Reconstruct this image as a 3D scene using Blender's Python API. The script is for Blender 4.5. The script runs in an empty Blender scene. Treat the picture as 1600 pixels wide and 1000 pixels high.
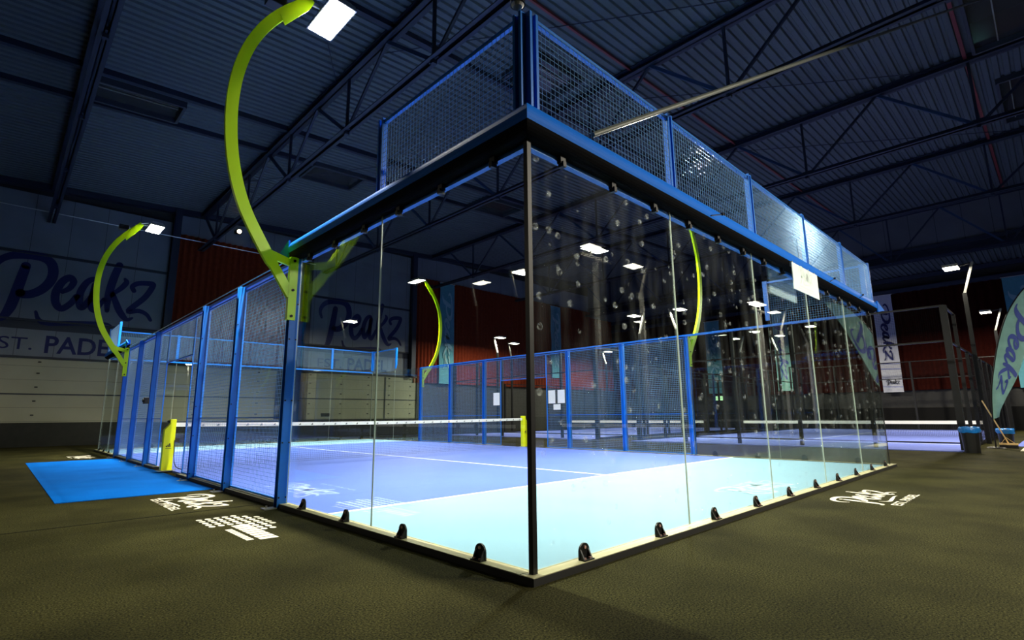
import bpy, math, random
from math import sin, cos, pi, radians
from mathutils import Vector, Matrix
random.seed(7)
sc = bpy.context.scene
COL = sc.collection

# ------------------------------------------------------------------ materials
def new_mat(name):
    m = bpy.data.materials.new(name); m.use_nodes = True
    nt = m.node_tree
    return m, nt, nt.nodes['Principled BSDF']

def plain(name, col, rough=.5, metal=0., spec=.4, bump=0., bscale=60., vary=0.):
    m, nt, b = new_mat(name)
    b.inputs['Base Color'].default_value = (*col, 1)
    b.inputs['Roughness'].default_value = rough
    b.inputs['Metallic'].default_value = metal
    b.inputs['Specular IOR Level'].default_value = spec
    tc = nt.nodes.new('ShaderNodeTexCoord')
    if vary:
        n = nt.nodes.new('ShaderNodeTexNoise'); n.inputs['Scale'].default_value = 6; n.inputs['Detail'].default_value = 5
        r = nt.nodes.new('ShaderNodeValToRGB')
        r.color_ramp.elements[0].position = .3; r.color_ramp.elements[1].position = .7
        r.color_ramp.elements[0].color = (*[c*(1-vary) for c in col], 1)
        r.color_ramp.elements[1].color = (*[min(1, c*(1+vary)) for c in col], 1)
        nt.links.new(tc.outputs['Object'], n.inputs['Vector']); nt.links.new(n.outputs['Fac'], r.inputs['Fac'])
        nt.links.new(r.outputs['Color'], b.inputs['Base Color'])
    if bump:
        n = nt.nodes.new('ShaderNodeTexNoise'); n.inputs['Scale'].default_value = bscale; n.inputs['Detail'].default_value = 4
        bp = nt.nodes.new('ShaderNodeBump'); bp.inputs['Strength'].default_value = bump; bp.inputs['Distance'].default_value = .01
        nt.links.new(tc.outputs['Object'], n.inputs['Vector']); nt.links.new(n.outputs['Fac'], bp.inputs['Height'])
        nt.links.new(bp.outputs['Normal'], b.inputs['Normal'])
    return m

def emit(name, col, s):
    m, nt, b = new_mat(name)
    b.inputs['Base Color'].default_value = (*col, 1)
    b.inputs['Emission Color'].default_value = (*col, 1)
    b.inputs['Emission Strength'].default_value = s
    return m

def speckle(name, c0, c1, scale, c2=None, patch=None, rough=.9, bump=.6, spec=.15):
    """short pile: fine two tone grain plus slow wear patches"""
    m, nt, b = new_mat(name); N = nt.nodes; L = nt.links
    tc = N.new('ShaderNodeTexCoord')
    n1 = N.new('ShaderNodeTexNoise'); n1.inputs['Scale'].default_value = scale; n1.inputs['Detail'].default_value = 3; n1.inputs['Roughness'].default_value = .75
    r = N.new('ShaderNodeValToRGB'); r.color_ramp.elements[0].position = .38; r.color_ramp.elements[1].position = .68
    r.color_ramp.elements[0].color = (*c0, 1); r.color_ramp.elements[1].color = (*c1, 1)
    if c2:
        e = r.color_ramp.elements.new(.78); e.color = (*c2, 1)
    L.new(tc.outputs['Object'], n1.inputs['Vector']); L.new(n1.outputs['Fac'], r.inputs['Fac'])
    out = r.outputs['Color']
    if patch:
        n2 = N.new('ShaderNodeTexNoise'); n2.inputs['Scale'].default_value = 1.1; n2.inputs['Detail'].default_value = 4
        mr = N.new('ShaderNodeMapRange'); mr.inputs['From Min'].default_value = .35; mr.inputs['From Max'].default_value = .65
        mr.inputs['To Min'].default_value = 1 - patch; mr.inputs['To Max'].default_value = 1 + patch*.4
        mx = N.new('ShaderNodeMix'); mx.data_type = 'RGBA'; mx.blend_type = 'MULTIPLY'; mx.inputs['Factor'].default_value = 1
        L.new(tc.outputs['Object'], n2.inputs['Vector']); L.new(n2.outputs['Fac'], mr.inputs['Value'])
        L.new(out, mx.inputs[6]); L.new(mr.outputs['Result'], mx.inputs[7]); out = mx.outputs[2]
    L.new(out, b.inputs['Base Color'])
    b.inputs['Roughness'].default_value = rough; b.inputs['Specular IOR Level'].default_value = spec
    bp = N.new('ShaderNodeBump'); bp.inputs['Strength'].default_value = bump; bp.inputs['Distance'].default_value = .004
    L.new(n1.outputs['Fac'], bp.inputs['Height']); L.new(bp.outputs['Normal'], b.inputs['Normal'])
    return m

def panelled(name, col, axis, step, width=.012, line=.35, vary=.12, offset=0.):
    """painted sheet wall with thin joints every `step` metres along `axis`"""
    m, nt, b = new_mat(name); N = nt.nodes; L = nt.links
    tc = N.new('ShaderNodeTexCoord'); sp = N.new('ShaderNodeSeparateXYZ'); L.new(tc.outputs['Object'], sp.inputs[0])
    ad = N.new('ShaderNodeMath'); ad.operation = 'ADD'; ad.inputs[1].default_value = 1000*step + offset
    md = N.new('ShaderNodeMath'); md.operation = 'MODULO'; md.inputs[1].default_value = step
    lt = N.new('ShaderNodeMath'); lt.operation = 'LESS_THAN'; lt.inputs[1].default_value = width
    L.new(sp.outputs['XYZ'.index(axis)], ad.inputs[0]); L.new(ad.outputs[0], md.inputs[0]); L.new(md.outputs[0], lt.inputs[0])
    n = N.new('ShaderNodeTexNoise'); n.inputs['Scale'].default_value = .9; n.inputs['Detail'].default_value = 6
    L.new(tc.outputs['Object'], n.inputs['Vector'])
    r = N.new('ShaderNodeValToRGB'); r.color_ramp.elements[0].position = .3; r.color_ramp.elements[1].position = .7
    r.color_ramp.elements[0].color = (*[c*(1-vary) for c in col], 1); r.color_ramp.elements[1].color = (*[c*(1+vary) for c in col], 1)
    L.new(n.outputs['Fac'], r.inputs['Fac'])
    mx = N.new('ShaderNodeMix'); mx.data_type = 'RGBA'; L.new(lt.outputs[0], mx.inputs['Factor'])
    L.new(r.outputs['Color'], mx.inputs[6]); mx.inputs[7].default_value = (*[c*line for c in col], 1)
    L.new(mx.outputs[2], b.inputs['Base Color']); b.inputs['Roughness'].default_value = .65
    return m

def glass(name, tint=(.93, .965, .95), marks=0.):
    """clear toughened pane: straight transmission plus an angle dependent mirror reflection"""
    m, nt, b = new_mat(name); N = nt.nodes; L = nt.links
    N.remove(b); out = [n for n in N if n.type == 'OUTPUT_MATERIAL'][0]
    g = N.new('ShaderNodeNewGeometry')
    d = N.new('ShaderNodeVectorMath'); d.operation = 'DOT_PRODUCT'; L.new(g.outputs['Incoming'], d.inputs[0]); L.new(g.outputs['Normal'], d.inputs[1])
    a = N.new('ShaderNodeMath'); a.operation = 'ABSOLUTE'; L.new(d.outputs['Value'], a.inputs[0])
    s = N.new('ShaderNodeMath'); s.operation = 'SUBTRACT'; s.inputs[0].default_value = 1; L.new(a.outputs[0], s.inputs[1])
    p = N.new('ShaderNodeMath'); p.operation = 'POWER'; p.inputs[1].default_value = 5; L.new(s.outputs[0], p.inputs[0])
    f = N.new('ShaderNodeMath'); f.operation = 'MULTIPLY_ADD'; f.inputs[1].default_value = .955; f.inputs[2].default_value = .043; L.new(p.outputs[0], f.inputs[0])
    t = N.new('ShaderNodeBsdfTransparent'); t.inputs[0].default_value = (*tint, 1)
    gl = N.new('ShaderNodeBsdfGlossy'); gl.inputs['Roughness'].default_value = 0; gl.inputs['Color'].default_value = (1, 1, 1, 1)
    mx = N.new('ShaderNodeMixShader'); L.new(f.outputs[0], mx.inputs[0]); L.new(t.outputs[0], mx.inputs[1]); L.new(gl.outputs[0], mx.inputs[2])
    last = mx.outputs[0]
    if marks:
        tc = N.new('ShaderNodeTexCoord')
        v = N.new('ShaderNodeTexVoronoi'); v.inputs['Scale'].default_value = 8.5; v.inputs['Randomness'].default_value = 1
        L.new(tc.outputs['Object'], v.inputs['Vector'])
        lt = N.new('ShaderNodeMapRange'); lt.inputs['From Min'].default_value = .27; lt.inputs['From Max'].default_value = .2
        L.new(v.outputs['Distance'], lt.inputs['Value'])
        rg = N.new('ShaderNodeMapRange'); rg.inputs['From Min'].default_value = .1; rg.inputs['From Max'].default_value = .2; rg.inputs['To Min'].default_value = .3
        L.new(v.outputs['Distance'], rg.inputs['Value'])
        m0 = N.new('ShaderNodeMath'); m0.operation = 'MULTIPLY'; L.new(lt.outputs[0], m0.inputs[0]); L.new(rg.outputs[0], m0.inputs[1])
        sx = N.new('ShaderNodeSeparateXYZ'); L.new(v.outputs['Color'], sx.inputs[0])
        gt = N.new('ShaderNodeMath'); gt.operation = 'GREATER_THAN'; gt.inputs[1].default_value = .62; L.new(sx.outputs[0], gt.inputs[0])
        m1 = N.new('ShaderNodeMath'); m1.operation = 'MULTIPLY'; L.new(m0.outputs[0], m1.inputs[0]); L.new(gt.outputs[0], m1.inputs[1])
        n = N.new('ShaderNodeTexNoise'); n.inputs['Scale'].default_value = 28; n.inputs['Detail'].default_value = 4; L.new(tc.outputs['Object'], n.inputs['Vector'])
        mr = N.new('ShaderNodeMapRange'); mr.inputs['From Min'].default_value = .42; mr.inputs['From Max'].default_value = .62
        L.new(n.outputs['Fac'], mr.inputs['Value'])
        m2 = N.new('ShaderNodeMath'); m2.operation = 'MULTIPLY'; L.new(m1.outputs[0], m2.inputs[0]); L.new(mr.outputs[0], m2.inputs[1])
        # light haze of dust in tall soft streaks
        mp = N.new('ShaderNodeMapping'); mp.inputs['Scale'].default_value = (2.2, 2.2, .5); L.new(tc.outputs['Object'], mp.inputs[0])
        n3 = N.new('ShaderNodeTexNoise'); n3.inputs['Scale'].default_value = 2.5; n3.inputs['Detail'].default_value = 5; L.new(mp.outputs[0], n3.inputs['Vector'])
        hz = N.new('ShaderNodeMapRange'); hz.inputs['From Min'].default_value = .45; hz.inputs['From Max'].default_value = .8; hz.inputs['To Max'].default_value = .018
        L.new(n3.outputs['Fac'], hz.inputs['Value'])
        m3 = N.new('ShaderNodeMath'); m3.operation = 'MULTIPLY_ADD'; m3.inputs[1].default_value = marks; L.new(m2.outputs[0], m3.inputs[0]); L.new(hz.outputs[0], m3.inputs[2])
        df = N.new('ShaderNodeBsdfDiffuse'); df.inputs[0].default_value = (.8, .82, .78, 1)
        tl = N.new('ShaderNodeBsdfTranslucent'); tl.inputs[0].default_value = (.8, .82, .78, 1)
        dm = N.new('ShaderNodeMixShader'); L.new(df.outputs[0], dm.inputs[1]); L.new(tl.outputs[0], dm.inputs[2])
        mm = N.new('ShaderNodeMixShader'); L.new(m3.outputs[0], mm.inputs[0]); L.new(last, mm.inputs[1]); L.new(dm.outputs[0], mm.inputs[2]); last = mm.outputs[0]
    L.new(last, out.inputs['Surface'])
    return m

M = dict(
    carpet=speckle('dark_needle_felt', (.003, .003, .0008), (.060, .056, .018), 85, (.34, .32, .13), .4, rough=.9, bump=1., spec=.04),
    turf=speckle('blue_turf', (.045, .095, .46), (.10, .17, .62), 200, None, .06, bump=.25, rough=.66, spec=.34),
    turf_cyan=speckle('cyan_turf', (.17, .34, .47), (.26, .45, .58), 200, None, .05, bump=.25, rough=.66, spec=.3),
    turf_n=speckle('neighbour_blue_turf', (.09, .13, .42), (.15, .19, .55), 200, None, .05, bump=.2),
    mat=speckle('blue_entry_mat', (.0, .085, .40), (.002, .145, .58), 120, None, .12, bump=.3, spec=.03),
    line=plain('white_line_turf', (.72, .76, .8), .8, vary=.05),
    floor_print=plain('white_floor_print', (.62, .58, .47), .7, vary=.08),
    court_print=plain('pale_court_print', (.24, .34, .72), .8, vary=.05),
    court_print2=plain('pale_court_print_on_cyan', (.36, .56, .68), .8, vary=.05),
    blue=plain('blue_powder_coat', (.0, .15, .62), .42, vary=.04),
    wire=plain('blue_coated_wire', (.20, .38, .60), .25, .3),
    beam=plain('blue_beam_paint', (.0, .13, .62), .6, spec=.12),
    beam_under=plain('black_beam_lower_half', (.003, .003, .004), .85, spec=.05),
    black=plain('black_powder_coat', (.004, .004, .004), .45, spec=.3),
    blackm=plain('matt_black', (.006, .006, .006), .9, spec=.08),
    kerb=plain('anodised_kerb', (.36, .34, .19), .5, .2, vary=.08),
    kerbside=plain('kerb_black_side', (.008, .008, .007), .6),
    lime=plain('lime_powder_coat', (.55, .86, .0), .35),
    yellow=plain('yellow_powder_coat', (.80, .86, .0), .4),
    net=plain('black_net_cord', (.015, .016, .02), .7),
    tape=plain('white_net_tape', (.72, .72, .66), .7),
    mark=plain('black_print', (.01, .01, .01), .6),
    steel=plain('galvanised_steel', (.42, .42, .38), .35, .8),
    dull=plain('dull_grey_tube', (.11, .12, .10), .4),
    chrome=plain('bright_steel', (.6, .55, .5), .25, .9),
    copper=plain('pinkish_screw', (.7, .42, .36), .35, .6),
    edge=plain('polished_glass_edge', (.55, .62, .52), .25),
    truss=plain('navy_truss_paint', (.012, .018, .035), .55),
    truss_mid=plain('blue_truss_paint', (.02, .045, .10), .55),
    deck=plain('grey_roof_deck', (.066, .083, .088), .5, vary=.08),
    pipe_red=plain('red_sprinkler_pipe', (.18, .03, .03), .45),
    wallp=panelled('painted_wall_sheets', (.15, .17, .185), 'X', 1.19, .02),
    clere=panelled('clerestory_sheets', (.10, .11, .12), 'Y', 1.2, .03),
    doorp=panelled('cream_door_sections', (.30, .295, .205), 'Z', .545, .014, .45, .06, .12),
    skirt=plain('black_wall_base', (.012, .013, .009), .7, vary=.2),
    greywall=plain('dim_grey_wall', (.028, .028, .023), .7, vary=.15),
    endwall=plain('dark_end_wall', (.014, .014, .013), .8, vary=.2),
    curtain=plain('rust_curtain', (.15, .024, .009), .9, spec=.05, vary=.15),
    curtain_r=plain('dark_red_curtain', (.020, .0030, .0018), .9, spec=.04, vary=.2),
    navy=plain('navy_lettering', (.004, .008, .075), .7),
    navy_flag=plain('flag_navy_lettering', (.05, .08, .34), .6),
    white_flag=plain('white_banner_cloth', (.40, .41, .44), .8, vary=.05),
    teal=plain('teal_banner_cloth', (.07, .25, .30), .8, vary=.08),
    teal_l=plain('teal_banner_lettering', (.22, .40, .44), .8),
    mint=plain('mint_flag_cloth', (.24, .46, .40), .75, vary=.12),
    paper=plain('white_paper', (.8, .8, .8), .8),
    sign=plain('pale_sign_board', (.80, .90, .86), .5),
    sign_l=plain('faint_sign_print', (.64, .77, .74), .5),
    wood=plain('pale_wood', (.62, .42, .18), .5, vary=.15),
    bag=plain('blue_plastic_bag', (.01, .14, .45), .25, bump=.8, bscale=25),
    pvc=plain('black_plastic', (.008, .008, .008), .4),
    skyframe=plain('skylight_kerb', (.03, .035, .045), .6),
    skyglass=plain('dusty_skylight_pane', (.035, .035, .032), .12),
    lampglow=emit('floodlight_lens', (1, .985, .86), 60),
    lampglow2=emit('hall_floodlight_lens', (1, .94, .74), 16),
    warmglow=emit('small_warm_lamp', (1, .75, .45), 14),
    exitglow=emit('lit_exit_sign', (.55, .9, .45), 1.6),
    glass=glass('clear_glass'),
    glassm=glass('ball_marked_glass', (.925, .96, .945), .22),
    glassf=glass('far_glass', (.90, .95, .93)),
)

# ------------------------------------------------------------------ mesh building
class MB:
    def __init__(s): s.v = []; s.f = []
    def add(s, v, f):
        n = len(s.v); s.v += [tuple(p) for p in v]; s.f += [tuple(i + n for i in q) for q in f]
    def box(s, a, b):
        x0, y0, z0 = a; x1, y1, z1 = b
        s.add([(x0,y0,z0),(x1,y0,z0),(x1,y1,z0),(x0,y1,z0),(x0,y0,z1),(x1,y0,z1),(x1,y1,z1),(x0,y1,z1)],
              [(0,3,2,1),(4,5,6,7),(0,1,5,4),(1,2,6,5),(2,3,7,6),(3,0,4,7)])
    def bar(s, p, q, w, h=None, up=(0,0,1)):
        """rectangular bar from p to q; w across, h along up"""
        p = Vector(p); q = Vector(q); h = w if h is None else h
        d = (q-p).normalized(); u = Vector(up)
        if abs(d.dot(u)) > .99: u = Vector((0,1,0))
        r = d.cross(u).normalized(); u = r.cross(d).normalized()
        v = []
        for c in (p, q):
            for a, b in ((-1,-1),(1,-1),(1,1),(-1,1)): v.append(c + r*a*w/2 + u*b*h/2)
        s.add(v, [(0,1,2,3),(7,6,5,4),(0,4,5,1),(1,5,6,2),(2,6,7,3),(3,7,4,0)])
    def wire(s, p, q, w):
        p = Vector(p); q = Vector(q); d = (q-p).normalized(); u = Vector((0,0,1)) if abs(d.z) < .9 else Vector((1,0,0))
        r = d.cross(u).normalized()*w/2; u = r.cross(d).normalized()*w/2
        s.add([p+r, p+u, p-r, p-u, q+r, q+u, q-r, q-u], [(0,1,5,4),(1,2,6,5),(2,3,7,6),(3,0,4,7)])
    def cyl(s, p, q, r0, r1=None, n=12):
        p = Vector(p); q = Vector(q); r1 = r0 if r1 is None else r1
        d = (q-p).normalized(); u = Vector((0,0,1)) if abs(d.z) < .9 else Vector((1,0,0))
        a = d.cross(u).normalized(); b = a.cross(d)
        v = [p + (a*cos(2*pi*i/n) + b*sin(2*pi*i/n))*r0 for i in range(n)] + [q + (a*cos(2*pi*i/n) + b*sin(2*pi*i/n))*r1 for i in range(n)]
        s.add(v, [(i,(i+1)%n,n+(i+1)%n,n+i) for i in range(n)] + [tuple(range(n))[::-1], tuple(range(n,2*n))])
    def prism(s, pts, off):
        """planar polygon pts extruded by vector off"""
        n = len(pts); off = Vector(off); P = [Vector(p) for p in pts]
        s.add(P + [p+off for p in P], [tuple(range(n))[::-1], tuple(range(n, 2*n))] + [(i,(i+1)%n,n+(i+1)%n,n+i) for i in range(n)])
    def sweep(s, path, sec, closed=True):
        """sec: function(i)-> list of points for station i"""
        k = len(sec(0)); base = len(s.v); n = len(path)
        for i in range(n): s.v += [tuple(p) for p in sec(i)]
        for i in range(n-1):
            for j in range(k if closed else k-1):
                a = base+i*k+j; b = base+i*k+(j+1)%k
                s.f.append((a, b, b+k, a+k))
        if closed:
            s.f.append(tuple(base+j for j in range(k))[::-1]); s.f.append(tuple(base+(n-1)*k+j for j in range(k)))
    def obj(s, name, mat, parent=None, smooth=False, bevel=0., world=True):
        me = bpy.data.meshes.new(name); me.from_pydata(s.v, [], s.f); me.update()
        o = bpy.data.objects.new(name, me); COL.objects.link(o)
        for m in (mat if isinstance(mat, (list, tuple)) else [mat]): me.materials.append(m)
        if smooth:
            for p in me.polygons: p.use_smooth = True
        if bevel:
            b = o.modifiers.new('bevel', 'BEVEL'); b.width = bevel; b.segments = 2; b.limit_method = 'ANGLE'
        if parent:
            o.parent = parent
            if world:
                root = parent; m = Matrix.Identity(4)
                while root: m = root.matrix_basis @ m if False else m; root = None
                o.matrix_parent_inverse = wm(parent).inverted()
        return o

def wm(o):
    m = o.matrix_basis.copy()
    if o.parent: m = wm(o.parent) @ o.matrix_parent_inverse @ m
    return m

def thing(name, label, cat, loc=(0,0,0), group=None):
    o = bpy.data.objects.new(name, None); COL.objects.link(o); o.location = loc; o.empty_display_size = .1
    o['label'] = label; o['category'] = cat
    if group: o['group'] = group
    return o
def tag(o, label, cat, group=None, kind=None):
    o['label'] = label; o['category'] = cat
    if group: o['group'] = group
    if kind: o['kind'] = kind
    return o
def struct(o): o['kind'] = 'structure'; return o
def box(name, mat, a, b, parent=None, bevel=0.):
    m = MB(); m.box(a, b); return m.obj(name, mat, parent, bevel=bevel)
def wires(m, o, u, v, lu, lv, pitch=.05, w=.0045):
    """grid of wires from corner o spanning u*lu, v*lv"""
    o = Vector(o); u = Vector(u); v = Vector(v); n = u.cross(v).normalized()*w*.7
    k = int(round(lu/pitch)); kk = int(round(lv/pitch))
    for i in range(k+1): m.wire(o+u*(lu*i/k), o+u*(lu*i/k)+v*lv, w)
    for i in range(kk+1): m.wire(o+v*(lv*i/kk)+n, o+v*(lv*i/kk)+u*lu+n, w)

# ------------------------------------------------------------------ brush lettering
GL = [  # (centre line points, half width start, mid, end)   in wall metres
 ([(-3.19,6.57),(-3.29,6.92),(-3.15,7.27),(-2.85,7.50),(-2.40,7.61),(-1.95,7.60),(-1.66,7.42),(-1.55,7.05),(-1.60,6.66),(-1.80,6.30),(-2.08,6.06),(-2.32,5.99),(-2.44,6.03)], .07,.17,.16),
 ([(-2.40,7.17),(-2.47,6.67),(-2.56,6.06),(-2.67,5.42),(-2.84,5.00),(-3.05,4.92)], .15,.17,.08),
 ([(-1.18,6.28),(-.97,6.46),(-.87,6.75),(-1.01,6.91),(-1.23,6.69),(-1.38,6.21),(-1.33,5.76),(-1.13,5.57),(-.87,5.82),(-.70,6.16)], .09,.14,.11),
 ([(-.08,6.85),(-.22,6.99),(-.44,6.79),(-.60,6.33),(-.58,5.86),(-.49,5.70),(-.35,5.90),(-.18,6.31),(-.08,6.81)], .09,.13,.10),
 ([(-.14,6.74),(-.20,6.11),(-.18,5.77),(-.07,5.65),(.07,5.84),(.22,6.17)], .12,.12,.08),
 ([(.61,7.77),(.49,7.28),(.39,6.66),(.35,6.12),(.37,5.67)], .14,.15,.08),
 ([(.87,7.18),(.93,7.03),(.77,6.75),(.51,6.46)], .06,.11,.08),
 ([(.50,6.43),(.65,6.06),(.82,5.70),(1.08,5.38),(1.30,5.47)], .10,.13,.04),
 ([(1.24,6.70),(1.17,6.89),(1.38,7.07),(1.82,7.13),(1.92,7.03),(1.67,6.46),(1.13,5.77),(1.50,5.82),(1.80,5.70),(1.98,5.45)], .09,.12,.07),
 ([(-1.90,5.34),(-1.77,5.02),(-1.48,4.91),(-.72,5.00),(.29,5.11),(.60,5.04)], .05,.10,.02),
]
def spline(P, n=7):
    P = [P[0]] + list(P) + [P[-1]]; out = []
    for i in range(1, len(P)-2):
        for k in range(n):
            t = k/n; a, b, c, d = P[i-1], P[i], P[i+1], P[i+2]
            out.append(tuple(.5*((2*b[j]) + (-a[j]+c[j])*t + (2*a[j]-5*b[j]+4*c[j]-d[j])*t*t + (-a[j]+3*b[j]-3*c[j]+d[j])*t**3) for j in range(len(b))))
    out.append(P[-2]); return out
def script_word(fn, swoosh=True, n=7):
    """brush script wordmark; fn maps normalised (u 0..1 along, w up) to a world point"""
    m = MB()
    for gi, (pts, w0, w1, w2) in enumerate(GL):
        if gi == len(GL)-1 and not swoosh: continue
        q = spline(pts, n); N = len(q)
        def W(i):
            t = i/(N-1); return w0 + (w1-w0)*min(1, t*3) if t < .5 else w1 + (w2-w1)*max(0, (t-.6)/.4)
        L = []; R = []
        for i, (x, z) in enumerate(q):
            a = q[max(0, i-1)]; b = q[min(N-1, i+1)]; dx, dz = b[0]-a[0], b[1]-a[1]; l = math.hypot(dx, dz) or 1
            nx, nz = -dz/l*W(i), dx/l*W(i); L.append((x+nx, z+nz)); R.append((x-nx, z-nz))
        nm = lambda p: fn((p[0]+3.45)/5.5, (p[1]-4.8)/5.5)
        v = [nm(p) for p in L] + [nm(p) for p in R]
        m.add(v, [(i, i+1, N+i+1, N+i) for i in range(N-1)])
        for e, wd in ((q[0], W(0)), (q[-1], W(N-1))):
            c = [nm((e[0]+wd*cos(2*pi*k/12), e[1]+wd*sin(2*pi*k/12))) for k in range(12)]
            m.add(c, [tuple(range(12))])
    return m
def text_mesh(txt, fn, bold=0.):
    """block lettering; fn maps (x, y) in font units to a world point"""
    cu = bpy.data.curves.new('lettering', 'FONT'); cu.body = txt; cu.offset = bold; cu.resolution_u = 4
    o = bpy.data.objects.new('lettering', cu); COL.objects.link(o)
    dg = bpy.context.evaluated_depsgraph_get(); me = bpy.data.meshes.new_from_object(o.evaluated_get(dg))
    m = MB(); xs = [v.co.x for v in me.vertices]; x1 = max(xs); x0 = min(xs)
    m.add([fn((v.co.x-x0)/(x1-x0), v.co.y/.69) for v in me.vertices], [tuple(p.vertices) for p in me.polygons])
    COL.objects.unlink(o); bpy.data.objects.remove(o); bpy.data.curves.remove(cu)
    return m
def stripe_mark(m, fn, s):
    """three slanted bars rising to the right, with a dash of lettering below"""
    for k, (x, h) in enumerate(((-.42, .35), (-.12, .62), (.18, .9))):
        w = .22
        pts = [(x, 0), (x+w, 0), (x+w-.28*h, h*.92), (x-.28*h+.02, h*.70)]
        m.add([fn(a*s, b*s) for a, b in [(x, 0), (x+w, 0), (x+w-.12, h), (x-.12, h*.78)]], [(0,1,2,3)])

# ================================================================== HALL SHELL
RZ = lambda x: 10.8 + .05*x
def corrugated(name, x0, x1, y0, y1, zf, mat, pitch=.25, depth=.055):
    m = MB(); prof = []
    y = y0; k = 0
    while y < y1:
        prof += [(y, 0), (y+pitch*.50, 0), (y+pitch*.62, depth), (y+pitch*.88, depth)]
        y += pitch
    prof.append((y, 0))
    n = len(prof); xs = [x0, x1]
    for x in xs:
        for (yy, d) in prof: m.v.append((x, yy, zf(x)+d))
    for i in range(n-1): m.f.append((i, i+1, n+i+1, n+i))
    for x in xs:                       # upper skin so the deck has thickness
        for yy in (y0, y): m.v.append((x, yy, zf(x)+depth+.12))
    b = 2*n; m.f.append((b, b+2, b+3, b+1))
    return struct(m.obj(name, mat))
CEIL = corrugated('ceiling', -16, 34.6, -14, 26.0, RZ, M['deck'])
corrugated('ceiling', 34.6, 38.2, -14, 26.0, lambda x: 9.55, M['deck'])

fl = MB(); fl.add([(-16,-14,0),(38.2,-14,0),(38.2,26.2,0),(-16,26.2,0)], [(0,1,2,3)]); struct(fl.obj('floor', M['carpet']))
# carpet joints
cj = MB(); cj.box((-6, 4.52, 0), (-.15, 4.535, .003)); struct(cj.obj('trim_1', M['blackm']))

# ---- back wall (painted sheet bays, curtains, doors)
YB = 26.0
wb = MB()
wb.add([(-16,YB+.02,0),(38.2,YB+.02,0),(38.2,YB+.02,RZ(38.2)+.3),(-16,YB+.02,RZ(-16)+.3)], [(0,1,2,3)])
WB = struct(wb.obj('wall_back', M['greywall']))
def bay(x0, x1):
    m = MB(); m.box((x0, YB-.10, 3.52), (x1, YB, 4.62)); m.box((x0, YB-.16, 5.02), (x1, YB, 7.66)); m.box((x0, YB-.16, 7.80), (x1, YB, RZ(x0)-.05))
    m.obj('painted_sheets', M['wallp'], WB)
    m = MB(); m.box((x0, YB-.07, 4.62), (x1, YB, 5.02)); m.box((x0, YB-.12, 7.66), (x1, YB, 7.80)); m.box((x0-.05, YB-.2, 7.66), (x1, YB-.16, 7.70))
    m.box((x0, YB-.2, 4.96), (x1, YB-.1, 5.03))
    m.obj('sheet_rail', M['skyframe'], WB)
for bi, (x0, x1, sx) in enumerate(((-10.3, 2.42, 0.), (9.25, 15.75, 13.16))):
    bay(x0, x1)
    script_word(lambda u, w: (sx - 3.45 + 5.5*u, YB-.166, 4.8+5.5*w)).obj('painted_wordmark', M['navy'], WB)
    text_mesh('EST.', lambda a, b: (sx - 3.25 + 1.4*a, YB-.105, 3.80 + .48*b)).obj('painted_lettering', M['navy'], WB)
    text_mesh('PADEL', lambda a, b: (sx - 1.47 + 2.55*a, YB-.105, 3.72 + .68*b), .02).obj('painted_lettering', M['navy'], WB)
# black wall base
struct(box('baseboard_back', M['skirt'], (-16, YB-.22, 0), (38.2, YB, .93)))
# garage doors
def garage(i, x0, x1, cuts):
    d = MB(); d.box((x0, YB-.12, .93), (x1, YB-.01, 3.46)); D = struct(d.obj('door_%d' % i, M['doorp']))
    h = MB()
    for x in cuts:
        for z in (1.2, 1.75, 2.3, 2.85, 3.3): h.box((x, YB-.15, z), (x+.10, YB-.12, z+.05))
    h.obj('hinge', M['mark'], D)
    r = MB(); r.box((x0, YB-.135, 2.02), (x1, YB-.12, 2.07)); r.obj('section_seal', M['skyframe'], D)
    f = MB(); f.box((x0-.12, YB-.2, .93), (x0, YB-.02, 3.52)); f.box((x1, YB-.2, .93), (x1+.12, YB-.02, 3.52)); f.box((x0-.12, YB-.2, 3.46), (x1+.12, YB-.02, 3.54)); f.obj('door_frame', M['skyframe'], D)
    if i == 2:
        box('letter_plate', M['mark'], (x0+.85, YB-.14, 1.08), (x0+1.35, YB-.12, 1.26), D)
garage(1, -9.9, 7.75, (-7.2, -4.4, -1.6, 1.2, 4.0, 6.8))
garage(2, 9.4, 16.4, (9.5, 11.3, 13.0, 14.4, 15.9))
box('dark_pier', M['skyframe'], (8.0, YB-.5, 0), (8.75, YB-.2, 3.5), WB)
box('dark_pier', M['skyframe'], (14.15, YB-.16, .95), (14.21, YB-.12, 3.4), WB)
# steel columns between the bays
cm = MB(); cm.box((2.45, YB-.45, 3.5), (2.75, YB-.15, RZ(2.6))); cm.box((15.80, YB-.45, 3.5), (16.1, YB-.15, RZ(15.9))); cm.box((9.0, YB-.42, 3.5), (9.25, YB-.15, RZ(9)))
cm.obj('column', M['truss'], WB)
# eaves beam below the deck
eb = MB(); eb.box((-16, YB-.35, RZ(0)-.95+.25), (-15.9, YB-.2, RZ(0))); eb.bar((-16, YB-.25, RZ(-16)-.12), (34.6, YB-.25, RZ(34.6)-.12), .3, .24); eb.obj('eaves_beam', M['truss'], WB)
# upper wall sheets right of the bays, above the curtains
um = MB(); um.box((2.8, YB-.08, 9.75), (9.0, YB, RZ(3)-.1)); um.box((16.2, YB-.08, 10.05), (34.5, YB, RZ(16)-.1)); um.obj('upper_sheets', M['wallp'], WB)

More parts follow.
